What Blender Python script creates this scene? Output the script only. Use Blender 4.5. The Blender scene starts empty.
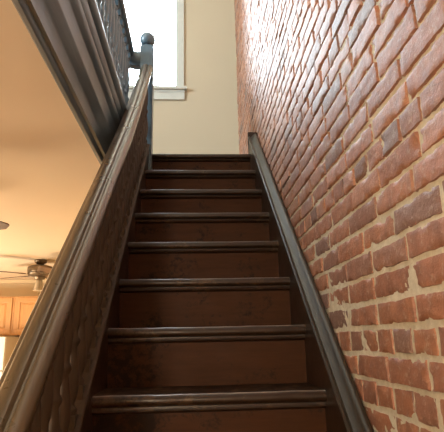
import bpy, math, random
from mathutils import Vector, Matrix, noise
random.seed(7)
sc = bpy.context.scene
COL = sc.collection
PI = math.pi

# ------------------------------------------------------------------ layout
CAMZ = 1.715
RISE, RUN = 0.195, 0.2191
YT, ZT = 2.9975, CAMZ + 1.2096          # top nosing (= second floor level)
SL = RISE / RUN
XL, XR = -0.294, 0.388                  # ends of the treads
WX = 0.46                               # brick wall plane
YF = 4.35                               # far wall upstairs
CEIL = CAMZ + 0.83                      # lower ceiling
UP = ZT + 3.0                           # upper ceiling
def nos(y): return ZT + (y - YT) * SL

# ------------------------------------------------------------------ materials
def newmat(name):
    m = bpy.data.materials.new(name); m.use_nodes = True
    nt = m.node_tree; b = nt.nodes['Principled BSDF']
    return m, nt, b
def N(nt, t, **kw):
    n = nt.nodes.new(t)
    for k, v in kw.items():
        if k in n.inputs: n.inputs[k].default_value = v
        else: setattr(n, k, v)
    return n
def ramp(nt, fac, stops):
    r = nt.nodes.new('ShaderNodeValToRGB'); e = r.color_ramp.elements
    while len(e) < len(stops): e.new(0.5)
    for i, (p, c) in enumerate(stops):
        e[i].position = p; e[i].color = (*c, 1)
    nt.links.new(fac, r.inputs[0]); return r.outputs[0]
def coords(nt, scale=(1, 1, 1)):
    tc = nt.nodes.new('ShaderNodeTexCoord'); mp = nt.nodes.new('ShaderNodeMapping')
    mp.inputs['Scale'].default_value = scale
    nt.links.new(tc.outputs['Object'], mp.inputs[0]); return mp.outputs[0]
def bump(nt, b, h, strength=0.3, dist=0.002):
    bp = N(nt, 'ShaderNodeBump', Strength=strength, Distance=dist)
    nt.links.new(h, bp.inputs['Height']); nt.links.new(bp.outputs[0], b.inputs['Normal'])
def mix(nt, fac, a, b, mode='MIX'):
    m = nt.nodes.new('ShaderNodeMix'); m.data_type = 'RGBA'; m.blend_type = mode
    for s, v in ((0, fac), (6, a), (7, b)):
        if hasattr(v, 'node'): nt.links.new(v, m.inputs[s])
        else: m.inputs[s].default_value = (*v, 1) if isinstance(v, tuple) else v
    return m.outputs[2]
def noise_n(nt, co, scale, detail=4, rough=0.5):
    n = N(nt, 'ShaderNodeTexNoise', Scale=scale, Detail=detail, Roughness=rough)
    nt.links.new(co, n.inputs['Vector']); return n.outputs['Fac']

def simple(name, col, rough=0.5, spec=0.5, metal=0.0, nscale=30, var=0.12, bstr=0.15):
    m, nt, b = newmat(name)
    co = coords(nt)
    f = noise_n(nt, co, nscale)
    lo = tuple(c * (1 - var) for c in col); hi = tuple(min(1, c * (1 + var)) for c in col)
    nt.links.new(ramp(nt, f, [(0.3, lo), (0.7, hi)]), b.inputs['Base Color'])
    b.inputs['Roughness'].default_value = rough
    b.inputs['Specular IOR Level'].default_value = spec
    b.inputs['Metallic'].default_value = metal
    if bstr: bump(nt, b, f, bstr)
    return m

def wood(name, dark, light, grain, rough=0.32, coat=0.3, worn=None, spec=0.5, bs=0.12, rx=0.0):
    """varnished wood: stretched grain, faint scuffs"""
    m, nt, b = newmat(name)
    co = coords(nt, grain)
    if rx:                                  # turn the grain to run up the slope
        tc = nt.nodes.new('ShaderNodeTexCoord'); m1 = nt.nodes.new('ShaderNodeMapping'); m1.inputs['Rotation'].default_value = (rx, 0, 0)
        m2 = nt.nodes.new('ShaderNodeMapping'); m2.inputs['Scale'].default_value = grain
        nt.links.new(tc.outputs['Object'], m1.inputs[0]); nt.links.new(m1.outputs[0], m2.inputs[0]); co = m2.outputs[0]
    f = noise_n(nt, co, 6.0, 6, 0.6)
    c = ramp(nt, f, [(0.25, dark), (0.75, light)])
    co2 = coords(nt)
    if worn:
        g = noise_n(nt, co2, 38, 6, 0.75); h = noise_n(nt, co2, 5.0, 3)
        mul = N(nt, 'ShaderNodeMath', operation='MULTIPLY')
        nt.links.new(g, mul.inputs[0]); nt.links.new(h, mul.inputs[1])
        w = ramp(nt, mul.outputs[0], [(0.28, (0, 0, 0)), (0.36, (1, 1, 1))])
        c = mix(nt, w, c, worn)
    nt.links.new(c, b.inputs['Base Color'])
    rr = noise_n(nt, co2, 14, 4)
    mr = N(nt, 'ShaderNodeMapRange'); mr.inputs['To Min'].default_value = rough * 0.8
    mr.inputs['To Max'].default_value = rough * 1.3
    nt.links.new(rr, mr.inputs[0]); nt.links.new(mr.outputs[0], b.inputs['Roughness'])
    b.inputs['Coat Weight'].default_value = coat
    b.inputs['Coat Roughness'].default_value = 0.22
    b.inputs['Specular IOR Level'].default_value = spec
    bump(nt, b, f, bs, 0.001)
    return m

M = {}
M['stair'] = wood('dark_stair_wood', (0.020, 0.0092, 0.0045), (0.037, 0.017, 0.008), (1.2, 12, 12), 0.36, 0.2, (0.075, 0.040, 0.020), 0.45)
M['worn'] = wood('worn_tread_wood', (0.020, 0.0092, 0.0045), (0.037, 0.017, 0.008), (1.2, 12, 12), 0.75, 0.0, (0.075, 0.040, 0.020), 0.12)
M['edge'] = wood('worn_nosing_highlight', (0.07, 0.045, 0.030), (0.42, 0.34, 0.27), (3.5, 20, 20), 0.30, 0.3)  # pale strip: nosing highlight painted along the worn edge
M['riser'] = wood('red_brown_riser_wood', (0.047, 0.0160, 0.0048), (0.072, 0.025, 0.0075), (1.2, 12, 10), 0.55, 0.0, (0.020, 0.008, 0.003), 0.18)
M['rail'] = wood('dark_rail_wood', (0.085, 0.062, 0.034), (0.120, 0.090, 0.052), (14, 1.0, 14), 0.28, 1.0, bs=0.05, rx=-math.atan(SL))
M['cap'] = wood('dark_cap_wood', (0.020, 0.014, 0.008), (0.032, 0.022, 0.013), (14, 1.0, 14), 0.36, 0.6, bs=0.04, rx=-math.atan(SL))
M['cap'].node_tree.nodes['Principled BSDF'].inputs['Coat Roughness'].default_value = .30
M['bal'] = wood('dark_baluster_wood', (0.062, 0.046, 0.032), (0.095, 0.070, 0.050), (14, 14, 2), 0.5, 0.0, spec=.35)
M['fascia'] = wood('haze_blue_wood', (0.085, 0.135, 0.170), (0.110, 0.170, 0.210), (16, 1.2, 16), 0.34, 0.6)  # bluish window haze put into the upper woodwork's colour

def plaster(name, col, rough=0.75):
    m, nt, b = newmat(name); co = coords(nt)
    f = noise_n(nt, co, 1.3, 3); g = noise_n(nt, co, 60, 5, 0.6)
    nt.links.new(ramp(nt, f, [(0.3, tuple(c * 0.96 for c in col)), (0.7, col)]), b.inputs['Base Color'])
    b.inputs['Roughness'].default_value = rough; bump(nt, b, g, 0.12, 0.001); return m
M['beige'] = plaster('beige_paint', (0.57, 0.495, 0.35))
M['beige2'] = plaster('kitchen_wall_paint', (0.72, 0.60, 0.40))
M['ceil'] = plaster('ceiling_paint', (0.80, 0.70, 0.53))
M['white'] = simple('white_trim_paint', (0.58, 0.60, 0.54), 0.4, 0.5, 0, 20, 0.03, 0.05)
M['appl'] = simple('white_appliance_enamel', (0.82, 0.82, 0.76), 0.25, 0.5, 0, 60, 0.02, 0.03)
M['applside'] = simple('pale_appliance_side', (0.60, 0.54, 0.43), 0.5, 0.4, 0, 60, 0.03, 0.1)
M['oak'] = wood('honey_oak', (0.50, 0.25, 0.09), (0.66, 0.36, 0.14), (14, 14, 1.2), 0.4, 0.2)
M['floor'] = wood('hall_floor_wood', (0.20, 0.10, 0.045), (0.34, 0.18, 0.08), (10, 0.8, 10), 0.35, 0.3)
M['bronze'] = simple('brushed_bronze', (0.20, 0.155, 0.105), 0.35, 0.5, 0.7, 40, 0.1, 0.05)
M['blade'] = wood('fan_blade_wood', (0.10, 0.055, 0.028), (0.16, 0.095, 0.05), (3, 3, 20), 0.4, 0.2)
M['black'] = simple('black_plastic', (0.02, 0.02, 0.02), 0.4, 0.5, 0, 30, 0.1, 0)

def shade_glass():
    m, nt, b = newmat('frosted_shade_glass')
    f = noise_n(nt, coords(nt), 25)
    nt.links.new(ramp(nt, f, [(0.3, (0.50, 0.42, 0.29)), (0.7, (0.58, 0.50, 0.36))]), b.inputs['Base Color'])
    b.inputs['Roughness'].default_value = 0.25
    b.inputs['Transmission Weight'].default_value = 0.15
    return m
M['shade'] = shade_glass()
def window_glass():
    m = bpy.data.materials.new('window_glass'); m.use_nodes = True; nt = m.node_tree
    nt.nodes.clear()
    o = N(nt, 'ShaderNodeOutputMaterial'); t = N(nt, 'ShaderNodeBsdfTransparent'); g = N(nt, 'ShaderNodeBsdfGlossy', Roughness=0.02)
    f = N(nt, 'ShaderNodeFresnel', IOR=1.35); mx = N(nt, 'ShaderNodeMixShader')
    nt.links.new(f.outputs[0], mx.inputs[0]); nt.links.new(t.outputs[0], mx.inputs[1]); nt.links.new(g.outputs[0], mx.inputs[2])
    nt.links.new(mx.outputs[0], o.inputs[0]); return m
M['glass'] = window_glass()

def brick_mat():
    m, nt, b = newmat('old_brick'); co = coords(nt)
    geo = N(nt, 'ShaderNodeNewGeometry')
    base = ramp(nt, geo.outputs['Random Per Island'],
                [(0.0, (0.42, 0.180, 0.110)), (0.22, (0.60, 0.250, 0.130)), (0.42, (0.50, 0.200, 0.105)),
                 (0.58, (0.64, 0.285, 0.150)), (0.74, (0.33, 0.180, 0.135)), (0.88, (0.55, 0.230, 0.130)), (1.0, (0.24, 0.150, 0.12))])
    f = noise_n(nt, co, 22, 6, 0.65)
    c = mix(nt, ramp(nt, f, [(0.35, (0, 0, 0)), (0.75, (0.7, 0.7, 0.7))]), base, (0.20, 0.085, 0.055))
    g = noise_n(nt, co, 70, 5, 0.7)
    c = mix(nt, ramp(nt, g, [(0.54, (0, 0, 0)), (0.70, (0.6, 0.6, 0.6))]), c, (0.64, 0.50, 0.38))
    h = noise_n(nt, co, 7, 5, 0.6)
    c = mix(nt, ramp(nt, h, [(0.55, (0, 0, 0)), (0.8, (0.3, 0.3, 0.3))]), c, (0.62, 0.48, 0.37))
    nt.links.new(c, b.inputs['Base Color'])
    b.inputs['Roughness'].default_value = 0.62
    b.inputs['Specular IOR Level'].default_value = 0.85
    b.inputs['Coat Weight'].default_value = 0.6
    b.inputs['Coat Roughness'].default_value = 0.56
    s = N(nt, 'ShaderNodeMath', operation='ADD'); nt.links.new(f, s.inputs[0]); nt.links.new(g, s.inputs[1])
    bump(nt, b, s.outputs[0], 0.8, 0.004); return m
M['brick'] = brick_mat()
def mortar_mat():
    m, nt, b = newmat('lime_mortar'); co = coords(nt)
    f = noise_n(nt, co, 45, 6, 0.7); g = noise_n(nt, co, 5, 3)
    c = ramp(nt, f, [(0.3, (0.68, 0.61, 0.46)), (0.7, (0.90, 0.84, 0.68))])
    c = mix(nt, ramp(nt, g, [(0.45, (0, 0, 0)), (0.75, (0.4, 0.4, 0.4))]), c, (0.42, 0.34, 0.25))
    nt.links.new(c, b.inputs['Base Color']); b.inputs['Roughness'].default_value = 0.8
    bump(nt, b, f, 0.6, 0.003); return m
M['mortar'] = mortar_mat()

# ------------------------------------------------------------------ mesh builder
class MB:
    def __init__(s): s.v = []; s.f = []
    def add(s, vs, fs):
        o = len(s.v); s.v += [tuple(v) for v in vs]; s.f += [tuple(i + o for i in f) for f in fs]; return s
    def box(s, x0, x1, y0, y1, z0, z1, bev=0.0):
        if bev <= 0:
            vs = [(x, y, z) for x in (x0, x1) for y in (y0, y1) for z in (z0, z1)]
            s.add(vs, [(0, 1, 3, 2), (4, 6, 7, 5), (0, 4, 5, 1), (2, 3, 7, 6), (0, 2, 6, 4), (1, 5, 7, 3)]); return s
        import bmesh
        bm = bmesh.new(); bmesh.ops.create_cube(bm, size=1)
        for v in bm.verts:
            v.co = Vector(((x0 + x1) / 2 + v.co.x * (x1 - x0), (y0 + y1) / 2 + v.co.y * (y1 - y0), (z0 + z1) / 2 + v.co.z * (z1 - z0)))
        bmesh.ops.bevel(bm, geom=bm.edges[:], offset=bev, segments=2, affect='EDGES', profile=0.6)
        bm.verts.ensure_lookup_table(); bm.verts.index_update()
        s.add([v.co[:] for v in bm.verts], [[v.index for v in f.verts] for f in bm.faces]); bm.free(); return s
    def sweep(s, rings, closed=True, caps=True):
        n = len(rings[0]); vs = [p for r in rings for p in r]; fs = []
        for i in range(len(rings) - 1):
            for j in range(n if closed else n - 1):
                k = (j + 1) % n
                fs.append((i * n + j, i * n + k, (i + 1) * n + k, (i + 1) * n + j))
        if caps and closed:
            fs.append(tuple(range(n))[::-1]); fs.append(tuple((len(rings) - 1) * n + j for j in range(n)))
        return s.add(vs, fs)
    def lathe(s, prof, cx=0, cy=0, seg=12, z0=0):
        rings = [[(cx + r * math.cos(2 * PI * j / seg), cy + r * math.sin(2 * PI * j / seg), z0 + z) for j in range(seg)] for (r, z) in prof]
        return s.sweep(rings)
    def tube(s, a, b, r, seg=8):
        a, b = Vector(a), Vector(b); d = (b - a).normalized()
        u = d.orthogonal().normalized(); w = d.cross(u)
        return s.sweep([[tuple(p + u * r * math.cos(2 * PI * j / seg) + w * r * math.sin(2 * PI * j / seg)) for j in range(seg)] for p in (a, b)])
    def build(s, name, mat, parent=None, smooth=False, auto=None):
        me = bpy.data.meshes.new(name); me.from_pydata(s.v, [], s.f); me.validate(); me.update()
        import bmesh
        bm = bmesh.new(); bm.from_mesh(me); bmesh.ops.recalc_face_normals(bm, faces=bm.faces[:]); bm.to_mesh(me); bm.free()
        if smooth: me.polygons.foreach_set('use_smooth', [True] * len(me.polygons))
        if auto:
            me.polygons.foreach_set('use_smooth', [True] * len(me.polygons))
            me.set_sharp_from_angle(angle=math.radians(auto))
        me.materials.append(mat)
        o = bpy.data.objects.new(name, me); COL.objects.link(o)
        if parent: o.parent = parent
        return o
def tag(o, label=None, cat=None, group=None, kind=None):
    for k, v in (('label', label), ('category', cat), ('group', group), ('kind', kind)):
        if v: o[k] = v
    return o
def empty(name, loc, label, cat, group=None):
    o = bpy.data.objects.new(name, None); COL.objects.link(o); o.location = loc; o.empty_display_size = 0.1
    return tag(o, label, cat, group)
def struct(o, label=None): return tag(o, label, None, None, 'structure')
def rel(o, root):
    """mesh was written in world coordinates: keep it in place under its thing"""
    o.parent = root; o.matrix_parent_inverse = Matrix.Translation(-Vector(root.location)); return o

# ------------------------------------------------------------------ shell
X0, Y0, YK = -4.2, -2.6, 6.7
struct(MB().box(X0, WX, Y0, YK, -0.1, 0).build('floor', M['floor']), 'brown wood ground floor')
struct(MB().box(X0 - .1, X0, Y0, YK, 0, CEIL).build('wall_left', M['beige']), 'beige wall on the left of the lower room')
struct(MB().box(X0, WX + .2, Y0 - .1, Y0, 0, UP).build('wall_front', M['beige']), 'beige wall behind the foot of the stairs')
struct(MB().box(X0, -0.42, YK, YK + .1, 0, CEIL).build('wall_kitchen', M['beige2']), 'cream kitchen wall behind the cabinets')
# wall that closes the stair side beyond the landing, lower storey
struct(MB().box(-0.42, -0.34, YT + .08, YK, 0, CEIL).build('wall_passage', M['beige']), 'beige wall under the landing')
# lower ceiling / upper floor slabs (opening over the stairs, x > -0.42)
YO = -0.35                                # near end of the opening
c = MB(); c.box(X0, -0.445, Y0, YK, CEIL, CEIL + 0.05)
c.box(-0.445, WX, Y0, YO, CEIL, CEIL + 0.05)
c.box(-0.445, WX, YT + .14, YK, CEIL, CEIL + 0.05)
struct(c.build('ceiling', M['ceil']), 'warm beige ceiling of the lower room')
c = MB(); c.box(X0, -0.425, Y0, YF, CEIL + .051, ZT - .002)
c.box(-0.425, WX, Y0, YO, CEIL + .051, ZT - .002)
c.box(-0.425, WX, YT + .05, YF, CEIL + .051, ZT - .002)
struct(c.build('floor_upper', M['floor']), 'wood floor of the upper hall')
struct(MB().box(X0, WX + .2, Y0, YF + .3, UP, UP + .1).build('ceiling_upper', M['ceil']), 'ceiling over the upper hall')
VY0, VY1, VZ0, VZ1 = 0.1, 1.9, ZT + .8, ZT + 2.6          # added unseen window in the left hall wall, to light the brick
c = MB(); c.box(X0 - .1, X0, Y0, VY0, CEIL, UP); c.box(X0 - .1, X0, VY1, YF + .2, CEIL, UP)
c.box(X0 - .1, X0, VY0, VY1, CEIL, VZ0); c.box(X0 - .1, X0, VY0, VY1, VZ1, UP)
struct(c.build('wall_left_upper', M['beige']), 'beige wall on the left of the upper hall')
w = MB()
for (a0, a1, b0, b1) in ((VY0 - .08, VY0, VZ0, VZ1), (VY1, VY1 + .08, VZ0, VZ1), (VY0 - .08, VY1 + .08, VZ1, VZ1 + .08), (VY0 - .08, VY1 + .08, VZ0 - .09, VZ0)):
    w.box(X0, X0 + .02, a0, a1, b0, b1, .003)
w2 = struct(w.build('fill_window', M['white']), 'added white framed side window, out of view, lighting the brick')
rel(MB().box(X0 - .06, X0 - .056, VY0, VY1, VZ0, VZ1).build('window_pane', M['glass']), w2)
# far wall upstairs with window opening
WX0, WX1, WZ0, WZ1 = -1.10, -0.150, CAMZ + 2.455, CAMZ + 4.0
T = 0.16
c = MB()
c.box(X0, WX0, YF, YF + T, ZT, UP); c.box(WX1, WX, YF, YF + T, ZT, UP)
c.box(WX0, WX1, YF, YF + T, ZT, WZ0); c.box(WX0, WX1, YF, YF + T, WZ1, UP)
struct(c.build('wall_far', M['beige']), 'beige plaster wall at the head of the stairs')
# window: jambs, casing, stool, apron, sash, glass
w = MB()
w.box(WX0 - .085, WX0, YF - .02, YF, WZ0, WZ1 + .085, .003); w.box(WX1, WX1 + .062, YF - .02, YF, WZ0, WZ1 + .085, .003)
w.box(WX0, WX1, YF - .02, YF, WZ1, WZ1 + .085, .003)
w.box(WX1 - .012, WX1, YF, YF + T, WZ0, WZ1); w.box(WX0, WX0 + .012, YF, YF + T, WZ0, WZ1); w.box(WX0, WX1, YF, YF + T, WZ1 - .012, WZ1)
wf = struct(w.build('window_1', M['white']), 'white framed window at the head of the stairs, blown out by daylight')
s_ = MB(); s_.box(WX0 - .115, WX1 + .092, YF - .055, YF + T - .03, WZ0 - .032, WZ0, .006); rel(s_.build('window_stool', M['white']), wf)
s_ = MB(); s_.box(WX0 - .085, WX1 + .068, YF - .022, YF - .001, WZ0 - .135, WZ0 - .033, .004)
s_.box(WX0 - .085, WX1 + .068, YF - .03, YF - .001, WZ0 - .055, WZ0 - .033, .004); rel(s_.build('window_apron', M['white']), wf)
s_ = MB(); yy = YF + .09; zm = (WZ0 + WZ1) / 2 + .1
for (a0, a1, b0, b1) in ((WX0, WX1, WZ0, WZ0 + .05), (WX0, WX1, WZ1 - .05, WZ1 - .012), (WX0 + .012, WX0 + .05, WZ0 + .05, WZ1 - .05), (WX1 - .026, WX1 - .012, WZ0 + .05, WZ1 - .05)):
    s_.box(a0, a1, yy, yy + .035, b0, b1, .003)
rel(s_.build('window_sash', M['white']), wf)
rel(MB().box(WX0 + .04, WX1 - .04, yy + .015, yy + .019, WZ0 + .04, WZ1 - .04).build('window_pane', M['glass']), wf)
struct(MB().box(X0, WX - .012, YF - .018, YF - .001, ZT, ZT + .14, .004).build('baseboard_far', M['fascia']), 'dark baseboard along the landing')

# brick wall ---------------------------------------------------------
def brick_wall():
    bk = MB(); CH = 0.0645; z_ref = CAMZ + 0.0815           # a bed joint
    zlo, zhi, ylo, yhi = 0.0, UP, Y0, YF
    k0 = int((zlo - z_ref) / CH) - 1; rows = int((zhi - zlo) / CH) + 3
    nv = Vector
    for r in range(rows):
        zb = z_ref + (k0 + r) * CH
        if zb + CH > zhi or zb < zlo - 0.02: continue
        k = k0 + r
        header = (k % 7) == (-2 % 7) or k == -4
        L = 0.102 if header else 0.208
        y = ylo - random.random() * 0.1 + (0 if k % 2 else L / 2)
        while y < yhi:
            l = L * random.uniform(0.955, 1.045)
            if not header and random.random() < 0.10: l = 0.105
            y0, y1 = max(y, ylo), min(y + l, yhi); y += l
            if y1 - y0 < 0.03: continue
            g = 0.0050 * random.uniform(.5, 1.3)
            zz = lambda yv: 0.0035 * noise.noise(nv((yv * 1.1, zb * 0.7, 3.1)))
            dz0 = random.uniform(-.0015, .0015); tilt = random.uniform(-.007, .007)
            a0, a1 = y0 + g, y1 - g; b0, b1 = zb + g, zb + CH - g
            vis = y1 > 0.5 and zb > 1.2
            ny, nz = (max(4, int((a1 - a0) / .0125)), 6) if (vis and y0 < 2.6) else ((max(3, int((a1 - a0) / .03)), 4) if vis else (3, 3))
            # positions with a tight border ring
            us = [0, .0025 / (a1 - a0)] + [i / ny for i in range(1, ny)] + [1 - .0025 / (a1 - a0), 1]
            ws = [0, .0025 / (b1 - b0)] + [i / nz for i in range(1, nz)] + [1 - .0025 / (b1 - b0), 1]
            proud = random.uniform(.0085, .0125); ti = random.uniform(-.02, .02); tj = random.uniform(-.05, .05)
            vs = []
            for iu, u in enumerate(us):
                for iw, wv in enumerate(ws):
                    yv = a0 + (a1 - a0) * u; zv = b0 + (b1 - b0) * wv
                    edge = min(iu, len(us) - 1 - iu, iw, len(ws) - 1 - iw)
                    p = nv((yv * 1.0, zv, 0))
                    h = proud + ti * (yv - (a0 + a1) / 2) + tj * (zv - (b0 + b1) / 2) + 0.0014 * noise.noise(p * 30) + 0.0010 * noise.noise(p * 120)
                    chip = noise.noise(p * 28 + nv((9, 2, 5)))
                    if edge == 0: h = -0.004
                    elif edge == 1: h = h - .0012 - (0.005 if chip > .3 else 0)
                    elif edge == 2 and chip > .42: h -= .003
                    jy = 0.0030 * noise.noise(nv((yv * 30, zv * 30, 1.7))) + .0016 * noise.noise(nv((yv * 110, zv * 110, 1.7))); jz = 0.0026 * noise.noise(nv((yv * 26, zv * 26, 7.7))) + .0018 * noise.noise(nv((yv * 110, zv * 110, 7.7)))
                    vs.append((WX - h, yv + jy, zv + jz + dz0 + zz(yv) + tilt * (yv - (a0 + a1) / 2)))
            m = len(ws)
            fs = [(i * m + j, (i + 1) * m + j, (i + 1) * m + j + 1, i * m + j + 1) for i in range(len(us) - 1) for j in range(m - 1)]
            bk.add(vs, fs)
    w = struct(MB().box(WX + .02, WX + .2, Y0, YF + T, 0, UP).build('wall_right', M['mortar']), 'exposed red brick wall along the right of the stairs')
    o = bk.build('brick_facing', M['brick'], auto=50)
    # faces must look towards -x
    me = o.data
    if sum(p.normal.x for p in me.polygons) > 0: me.flip_normals()
    rel(o, w)
    # mortar: an uneven sheet between the bricks, slumped and smeared in places
    mo = MB(); st = 0.0085; ny = int((YF - 0.3) / st); nz = int((UP - 1.2) / st)
    vs = []
    for i in range(ny + 1):
        for j in range(nz + 1):
            yv = 0.3 + (YF - 0.3) * i / ny; zv = 1.2 + (UP - 1.2) * j / nz
            p = nv((yv, zv, 4.0))
            full = 0.0070 - 0.0055 * min(1, max(0, (zv - 1.9) / 0.7))
            h = full + 0.0030 * noise.noise(p * 3) + 0.0020 * noise.noise(p * 16) + 0.0022 * noise.noise(p * 75)
            vs.append((WX - h, yv, zv))
    m = nz + 1
    mo.add(vs, [(i * m + j, (i + 1) * m + j, (i + 1) * m + j + 1, i * m + j + 1) for i in range(ny) for j in range(nz)])
    mo.add([(WX, Y0, 0), (WX, YF, 0), (WX, YF, 1.2), (WX, Y0, 1.2), (WX, 0.3, 1.2), (WX, 0.3, UP), (WX, Y0, UP)], [(0, 1, 2, 3), (3, 4, 5, 6)])
    rel(mo.build('mortar_joints', M['mortar'], smooth=True), w)
brick_wall()

# ------------------------------------------------------------------ staircase
stair = empty('staircase', (0.05, YT - 14 * RUN, 0), 'steep dark wood staircase with scuffed red-brown risers rising to the landing', 'staircase')
def tread_mesh(i):
    z = ZT - RISE * i; y = YT - RUN * i; t = .034
    prof = []
    R = t / 2
    prof += [(RUN + .028, 0), (RUN + .020, 0), (.030, 0), (.021, 0), (.0172, 0)]
    for a in range(0, 7):
        th = PI / 2 + a * PI / 6
        prof.append((R + R * math.cos(th) , -R + R * math.sin(th)))
    prof += [(.020, -t), (.020, -t - .006), (.016, -t - .012), (.022, -t - .018), (.030, -t - .020), (RUN + .028, -t - .001)]
    m = MB(); nx = 48; rings = []
    xs = [XL + (XR - XL) * j / nx for j in range(nx + 1)]
    for x in xs:
        wear = .0022 * noise.noise(Vector((x * 14, i * 3.3, .5))) + .0012 * noise.noise(Vector((x * 50, i * 3.3, .5)))
        dip = -.0012 * math.exp(-((x - .05) / .2) ** 2)
        rings.append([(x, y + py + (wear if py < .02 and pz > -t else 0), z + pz + (dip + wear * .5 if py < .03 and pz > -t * .6 else 0)) for py, pz in prof])
    m.sweep(rings); return m
for i in range(0, 15):
    if i == 0:
        m = tread_mesh(0)
    else: m = tread_mesh(i)
    if ZT - RISE * i > 0.01:
        o = rel(m.build('tread', M['stair'], auto=40), stair)
        o.data.materials.append(M['worn']); o.data.materials.append(M['edge'])
        for p in o.data.polygons:
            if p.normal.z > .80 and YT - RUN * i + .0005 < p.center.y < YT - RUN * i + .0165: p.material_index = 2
            elif p.normal.z > .9 and p.center.y > YT - RUN * i + .017: p.material_index = 1
    z1 = ZT - RISE * i - .034; z0 = ZT - RISE * (i + 1) + .001; y = YT - RUN * i
    if z0 > -0.01:
        rel(MB().box(XL, XR, y + .027, y + .045, max(z0 - .012, 0), z1 + .008).build('riser', M['riser']), stair)
def slope_board(x0, x1, lo, hi, ya, yb, plumb=True):
    m = MB(); rings = []
    n = 24
    for k in range(n + 1):
        y = ya + (yb - ya) * k / n
        rings.append([(x0, y, max(0, nos(y) + lo)), (x1, y, max(0, nos(y) + lo)), (x1, y, max(.03, nos(y) + hi)), (x0, y, max(.03, nos(y) + hi))])
    return m.sweep(rings)
YB = YT - 14.35 * RUN
rel(slope_board(XL - .040, XL, -.30, .072, YB, YT + .0).build('stringer', M['stair']), stair)['label'] = 'closed stringer on the open left side'
# stringer cap: little moulding whose inner arris catches the light
m = MB(); rings = []
capp = [(-.052, .070), (-.052, .080), (-.046, .086), (.004, .086), (.007, .082), (.007, .076), (.001, .070)]
for k in range(2):
    y = (YB, YT - .045)[k]
    rings.append([(XL + u, y, nos(y) + v) for u, v in capp])
m.sweep(rings); rel(m.build('stringer_cap', M['bal']), stair)
# wall skirting with moulded cap
sk = slope_board(XR, WX - .016, -.30, .072, YB, YT + .07)
so = rel(sk.build('wall_skirting', M['stair']), stair); so['label'] = 'dark skirting board against the brick wall'
skp = [(-.000, .060), (.000, .074), (-.006, .079), (-.007, .087), (-.002, .092), (.004, .091), (.008, .086), (.013, .088), (.030, .105), (.036, .112), (.044, .114), (.052, .110), (.054, .100), (.056, .060)]
m = MB(); rings = []
for k in range(2):
    y = (YB, YT + .07)[k]
    rings.append([(XR + .004 + u, y, nos(y) + v) for u, v in skp])
m.sweep(rings); rel(m.build('skirting_cap', M['cap'], auto=35), so)
m = MB().box(XR - .004, WX - .008, YT + .07, YT + .092, ZT - .03, nos(YT + .07) + .125, .002); rel(m.build('end_block', M['stair']), so)

# wall below the stringer (closes the cupboard under the stairs)
m = MB(); a, b_ = YB, YT + .08
m.sweep([[(-.335, a, 0), (-.300, a, 0), (-.300, a, .03), (-.335, a, .03)], [(-.335, b_, 0), (-.300, b_, 0), (-.300, b_, nos(YT) - .32), (-.335, b_, nos(YT) - .32)]])
struct(m.build('wall_stair', M['beige']), 'plaster wall under the stair stringer')

# ------------------------------------------------------------------ banister on the stairs
XB = -.318
def rail_dz(y):
    t = max(0, min(1, (y - 2.05) / (2.95 - 2.05)))
    return .558 + .105 * t ** 1.6
ban = empty('stair_banister', (XB, YB, 0), 'dark moulded stair banister with turned balusters and ball-topped newel post', 'banister')
rp = [(-.028, -.036), (-.036, -.030), (-.040, -.018), (-.040, -.006), (-.035, .002), (-.027, .004), (-.024, .011), (-.018, .015), (-.006, .016), (.004, .013),
      (.009, .004), (.013, .003), (.017, .010), (.026, .010), (.034, .004), (.040, -.006), (.040, -.018), (.036, -.030), (.028, -.036)]
m = MB(); rings = []
for k in range(61):
    y = -.35 + (2.955 + .35) * k / 60
    z = nos(y) + rail_dz(y)
    rings.append([(XB + u * 1.02, y, z + v * 1.25) for u, v in rp])
m.sweep(rings); rel(m.build('handrail', M['rail'], auto=40), ban)

BP = [(0, .0), (.0165, 0), (.0165, .004), (.019, .010), (.0165, .016), (.012, .020), (.012, .028), (.0155, .034), (.019, .050), (.021, .072), (.019, .100), (.014, .130),
      (.0115, .150), (.0165, .158), (.0185, .164), (.0165, .170), (.0115, .176), (.0115, .190), (.0150, .200), (.0170, .225), (.0175, .250), (.0150, .285), (.0125, .300),
      (.0175, .308), (.0185, .314), (.0165, .322), (.0120, .330), (.0120, .340), (.016, .346), (.016, .350), (0, .350)]
def baluster(x, y, zb, zt, parent, sq_lo, sq_hi, mat, tops=None):
    """square ends, turned middle"""
    m = MB(); h = .0185
    m.box(x - h, x + h, y - h, y + h, zb, zb + sq_lo)
    m.box(x - h, x + h, y - h, y + h, zt - sq_hi, zt)
    k = (zt - sq_hi - zb - sq_lo) / .350
    m.lathe([(r, z * k) for r, z in BP], x, y, 12, zb + sq_lo)
    return rel(m.build('baluster', mat, auto=50), parent)
PITCH = RUN / 3
y = YT - .075; first = None; ys = []
while y > YB + .12:
    baluster(XB, y, nos(y) + .060, nos(y) + rail_dz(y) - .030, ban, .045, .035, M['bal'])
    y -= PITCH
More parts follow.
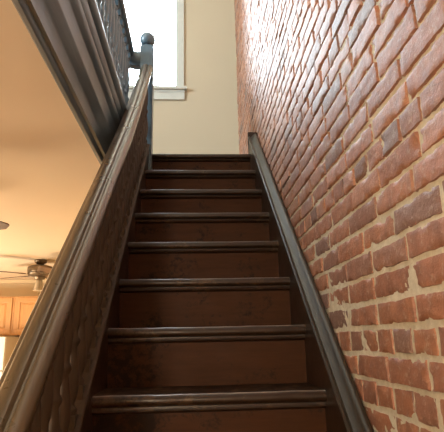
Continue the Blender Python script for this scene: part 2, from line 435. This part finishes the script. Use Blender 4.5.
def newel(name, x, y, z0, zs, parent, hs=.047):
    m = MB(); m.box(x - hs, x + hs, y - hs, y + hs, z0, zs - .012, .003)
    r = lambda s_, z: [(x - s_, y - s_, z), (x + s_, y - s_, z), (x + s_, y + s_, z), (x - s_, y + s_, z)]
    m.sweep([r(hs, zs - .014), r(hs * .97, zs - .006), r(hs * .62, zs + .012)])
    nw = rel(m.build(name, M['fascia']), parent)
    b = MB(); R = .055
    prof = [(0, zs + .006), (.026, zs + .006), (.031, zs + .012), (.027, zs + .019), (.023, zs + .024), (.024, zs + .030)]
    c0 = zs + .028 + .040
    for a in range(0, 13):
        th = -PI / 2 * .62 + a * (PI / 2 * 1.62) / 12
        prof.append((max(0, R * math.cos(th)), c0 + R * math.sin(th)))
    b.lathe(prof, x, y, 24, 0); fb = b.build('ball_finial', M['fascia'], smooth=True)
    fb.parent = nw; fb.matrix_parent_inverse = Matrix.Identity(4)
    return nw
newel('newel_post', -.320, 3.0, ZT - .42, CAMZ + 2.005, ban, .046)
newel('newel_post', XB - .002, YB - .06, 0.0, nos(YB) + .72, ban)

# ------------------------------------------------------------------ landing guard
XG = -.447
gd = empty('landing_balustrade', (XG, YO, ZT), 'dark balustrade along the upper hall, seen from below beside the window', 'balustrade')
m = MB(); zg = CAMZ + 1.955
m.sweep([[(XG + u * 1.05, y, zg + v * 1.0) for u, v in rp] for y in (YO, 3.0)])
rel(m.build('handrail', M['fascia'], auto=40), gd)
# short return to the newel, dipping a little
m = MB(); rings = []
for k in range(9):
    x = XG - .03 + (-.364 - XG + .03) * k / 8
    zz = zg + .022 * (1 - k / 8) ** 2 - .012
    rings.append([(x, 3.0 + u * 1.0, zz - .010 + v * 2.3) for u, v in rp])
m.sweep(rings); rel(m.build('return_rail', M['fascia'], auto=40), gd)
y = 2.93
while y > YO:
    baluster(XG, y, ZT + .03, zg - .030, gd, .06, .05, M['fascia'])
    y -= .088
# fascia of the hall floor: stepped mouldings running beside the stairwell
fp = [(-.446, -.012), (-.440, -.018), (-.428, -.018), (-.422, -.010), (-.420, .004), (-.408, .006), (-.405, .060), (-.400, .068), (-.388, .088), (-.384, .098),
      (-.380, .104), (-.379, .110), (-.384, .116), (-.396, .118), (-.396, .225), (-.392, .232), (-.380, .242), (-.374, .262), (-.374, .268), (-.382, .270), (-.384, .300), (-.376, .312), (-.374, .345),
      (-.366, .352), (-.358, .362), (-.354, .378), (-.358, .394), (-.366, .402), (-.44, .402), (-.4465, .39)]
m = MB(); m.sweep([[(x, y, CEIL + z) for x, z in fp] for y in (YO, YT + .15)])
struct(m.build('trim_1', M['fascia'], auto=35), 'dark moulded fascia at the edge of the upper hall floor')
m = MB(); m.box(XG - .03, XG + .03, YO, YT + .1, ZT + .0025, ZT + .032, .004)
rel(m.build('base_rail', M['fascia']), gd)

# ------------------------------------------------------------------ ceiling fans
def fan(name, x, y, label, rot, blades, R=.56, drop=.0, pitch=-10):
    root = empty(name, (x, y, CEIL), label, 'ceiling fan')
    P = lambda mb, n, mat, **k: mb.build(n, mat, root, **k)
    P(MB().lathe([(0, 0), (.062, 0), (.066, -.010), (.058, -.030), (.030, -.050), (.018, -.056), (0, -.056)], 0, 0, 24), 'canopy', M['bronze'], auto=40)
    P(MB().lathe([(.013, -.05), (.013, -.085 - drop)], 0, 0, 12), 'downrod', M['bronze'], smooth=True)
    d = -.052 - drop
    mot = P(MB().lathe([(0, d), (.040, d), (.085, d - .008), (.118, d - .018), (.126, d - .030), (.126, d - .070), (.120, d - .080), (.126, d - .088), (.118, d - .108), (.08, d - .120), (0, d - .120)], 0, 0, 32), 'motor_housing', M['bronze'], auto=35)
    hub = P(MB().lathe([(0, d - .118), (.055, d - .118), (.060, d - .128), (.050, d - .150), (0, d - .155)], 0, 0, 24), 'light_fitter', M['bronze'], auto=40)
    s = MB().lathe([(0, d - .150), (.020, d - .150), (.028, d - .156), (.034, d - .180), (.044, d - .225), (.056, d - .262), (.050, d - .268), (0, d - .262)], 0, 0, 24)
    s.build('glass_shade', M['shade'], hub, auto=50)
    P(MB().tube((.02, -.05, d - .14), (.02, -.05, d - .33), .0012, 5).lathe([(0, 0), (.005, .004), (.005, .02), (0, .024)], .02, -.05, 8, d - .345), 'pull_chain', M['bronze'])
    for k in range(blades):
        a = rot + 2 * PI * k / blades
        b = MB(); n = 14; rings = []
        for i in range(n + 1):
            t = i / n; r = .17 + (R - .17) * t
            wdt = .050 + .020 * min(1, t * 1.6)
            if t > .86: wdt *= math.sqrt(max(.02, 1 - ((t - .86) / .14) ** 2))
            rings.append([(r, -wdt, -.003), (r, wdt, -.003), (r, wdt, .003), (r, -wdt, .003)])
        b.sweep(rings); o = b.build('blade', M['blade'], root)
        o.matrix_local = Matrix.Translation((0, 0, d - .100)) @ Matrix.Rotation(a, 4, 'Z') @ Matrix.Rotation(math.radians(pitch), 4, 'X')
        br = MB(); br.box(.09, .22, -.014, .014, -.008, -.003, .001); br.box(.185, .235, -.034, .034, -.0075, -.003, .001)
        br.build('blade_bracket', M['bronze'], o)
    return root
fan('ceiling_fan', -1.60, 5.04, 'bronze ceiling fan with glass shades near the kitchen cabinets', math.radians(222), 5)
fan('ceiling_fan', -1.49, 2.22, 'nearer ceiling fan, only the tip of one dark blade in view', 0.02, 5, R=.62, drop=.14, pitch=-5)

# ------------------------------------------------------------------ kitchen
def raised_panel(m, x0, x1, z0, z1, y):
    s = .055
    m.box(x0, x1, y - .018, y, z0, z0 + s, .003); m.box(x0, x1, y - .018, y, z1 - s, z1, .003)
    m.box(x0, x0 + s, y - .018, y, z0 + s, z1 - s, .003); m.box(x1 - s, x1, y - .018, y, z0 + s, z1 - s, .003)
    m.box(x0 + s, x1 - s, y - .008, y, z0 + s, z1 - s)
    r = lambda i, yy: [(x0 + s + i, yy, z0 + s + i), (x1 - s - i, yy, z0 + s + i), (x1 - s - i, yy, z1 - s - i), (x0 + s + i, yy, z1 - s - i)]
    m.sweep([r(.012, y - .008), r(.035, y - .017)])
def cabinet(x0, x1, z0, z1, yf, ndoor, label, group):
    root = empty('wall_cabinet', ((x0 + x1) / 2, YK, z0), label, 'cabinet', group)
    m = MB().box(x0, x1, yf, YK - .001, z0, z1, .002); rel(m.build('body', M['oak']), root)
    for k in range(ndoor):
        a = x0 + .018 + (x1 - x0 - .036) * k / ndoor + .006; b = x0 + .018 + (x1 - x0 - .036) * (k + 1) / ndoor - .006
        m = MB(); raised_panel(m, a, b, z0 + .02, z1 - .02, yf - .001); rel(m.build('door', M['oak']), root)
YC = 6.36
ZC1 = CAMZ + .575; ZC0 = CAMZ + .085
cabinet(-2.31, -1.60, ZC0, ZC1, YC, 2, 'oak wall cabinet above the fridge, right next to the stair banister', None)
cabinet(-3.12, -2.312, ZC0, ZC1, YC, 2, 'oak wall cabinet at the left edge, beside the one over the fridge', None)
fr = empty('refrigerator', (-2.62, 6.2, 0), 'white refrigerator standing below the oak cabinets', 'refrigerator')
m = MB().box(-3.02, -2.24, 6.02, YK - .02, .02, CAMZ + .070, .006); rel(m.build('body', M['applside']), fr)
dz = CAMZ - .32
f1 = rel(MB().box(-3.02, -2.235, 5.955, 6.015, dz + .008, CAMZ + .068, .012).build('freezer_door', M['appl']), fr)
f2 = rel(MB().box(-3.02, -2.235, 5.955, 6.015, .05, dz - .008, .012).build('fridge_door', M['appl']), fr)
hm = MB().box(-2.985, -2.96, 5.92, 5.954, dz + .04, dz + .30, .004).build('handle', M['black']); hm.parent = f1
hm = MB().box(-2.985, -2.96, 5.92, 5.954, dz - .55, dz - .05, .004).build('handle', M['black']); hm.parent = f2
struct(MB().box(X0, -.43, YK - .045, YK - .001, CEIL - .05, CEIL - .001, .006).build('trim_2', M['beige2']), 'crown strip along the kitchen ceiling')

# ------------------------------------------------------------------ light
wld = bpy.data.worlds.new('World'); sc.world = wld; wld.use_nodes = True
bg = wld.node_tree.nodes['Background']; bg.inputs[0].default_value = (0.74, 0.90, 1.0, 1); bg.inputs[1].default_value = 36.0
def light(kind, loc, energy, col, size=.2, rot=None, sy=None, name='lamp'):
    l = bpy.data.lights.new(name, kind); l.energy = energy; l.color = col
    if kind == 'AREA':
        l.size = size
        if sy: l.shape = 'RECTANGLE'; l.size_y = sy
    else: l.shadow_soft_size = size
    o = bpy.data.objects.new(name, l); COL.objects.link(o); o.location = loc
    if rot: o.rotation_euler = rot
    return o
pt = light('AREA', ((WX0 + WX1) / 2, YF + T + .02, (WZ0 + WZ1) / 2), 1, (1, 1, 1), WX1 - WX0, (-PI / 2, 0, 0), WZ1 - WZ0, 'window_portal')
pt.data.cycles.is_portal = True
pt = light('AREA', (X0 - .12, (VY0 + VY1) / 2, (VZ0 + VZ1) / 2), 1, (1, 1, 1), VZ1 - VZ0, (0, -PI / 2, 0), VY1 - VY0, 'window_portal')
pt.data.cycles.is_portal = True
light('POINT', (-2.9, 3.9, 0.7), 185, (1.0, .73, .47), .5, name='floor_lamp_light')
light('POINT', (-3.2, 4.7, 1.4), 75, (1.0, .93, .78), .3, name='kitchen_light')
light('POINT', (-0.9, -1.6, 2.0), 120, (1.0, .87, .69), .2, name='entry_light')
light('POINT', (-1.5, 1.0, UP - 1.2), 40, (.94, .97, 1.0), .15, name='upper_hall_fill')  # added fill without a fixture, brightens upper brick and far wall

# ------------------------------------------------------------------ camera
f_px, pitch, yaw, roll = 475.0, .2513, .0619, -.021
fw = Vector((math.sin(yaw) * math.cos(pitch), math.cos(yaw) * math.cos(pitch), math.sin(pitch)))
r = Vector((math.cos(yaw), -math.sin(yaw), 0)); u = r.cross(fw)
r2 = r * math.cos(roll) + u * math.sin(roll); u2 = -r * math.sin(roll) + u * math.cos(roll)
cam = bpy.data.cameras.new('camera'); co = bpy.data.objects.new('camera', cam); COL.objects.link(co)
mw = Matrix(((r2.x, u2.x, -fw.x, 0), (r2.y, u2.y, -fw.y, 0), (r2.z, u2.z, -fw.z, CAMZ), (0, 0, 0, 1)))
co.matrix_world = mw
cam.sensor_fit = 'HORIZONTAL'; cam.sensor_width = 36; cam.lens = f_px / 444 * 36; cam.clip_start = .02
sc.camera = co
vs_ = sc.view_settings
sc.display_settings.display_device = 'sRGB'
vs_.view_transform = 'Standard'; vs_.look = 'None'; vs_.gamma = 1; vs_.exposure = 0; vs_.use_curve_mapping = False
sc.cycles.use_denoising = True
sc.cycles.max_bounces = 8; sc.cycles.diffuse_bounces = 5; sc.cycles.sample_clamp_indirect = 6
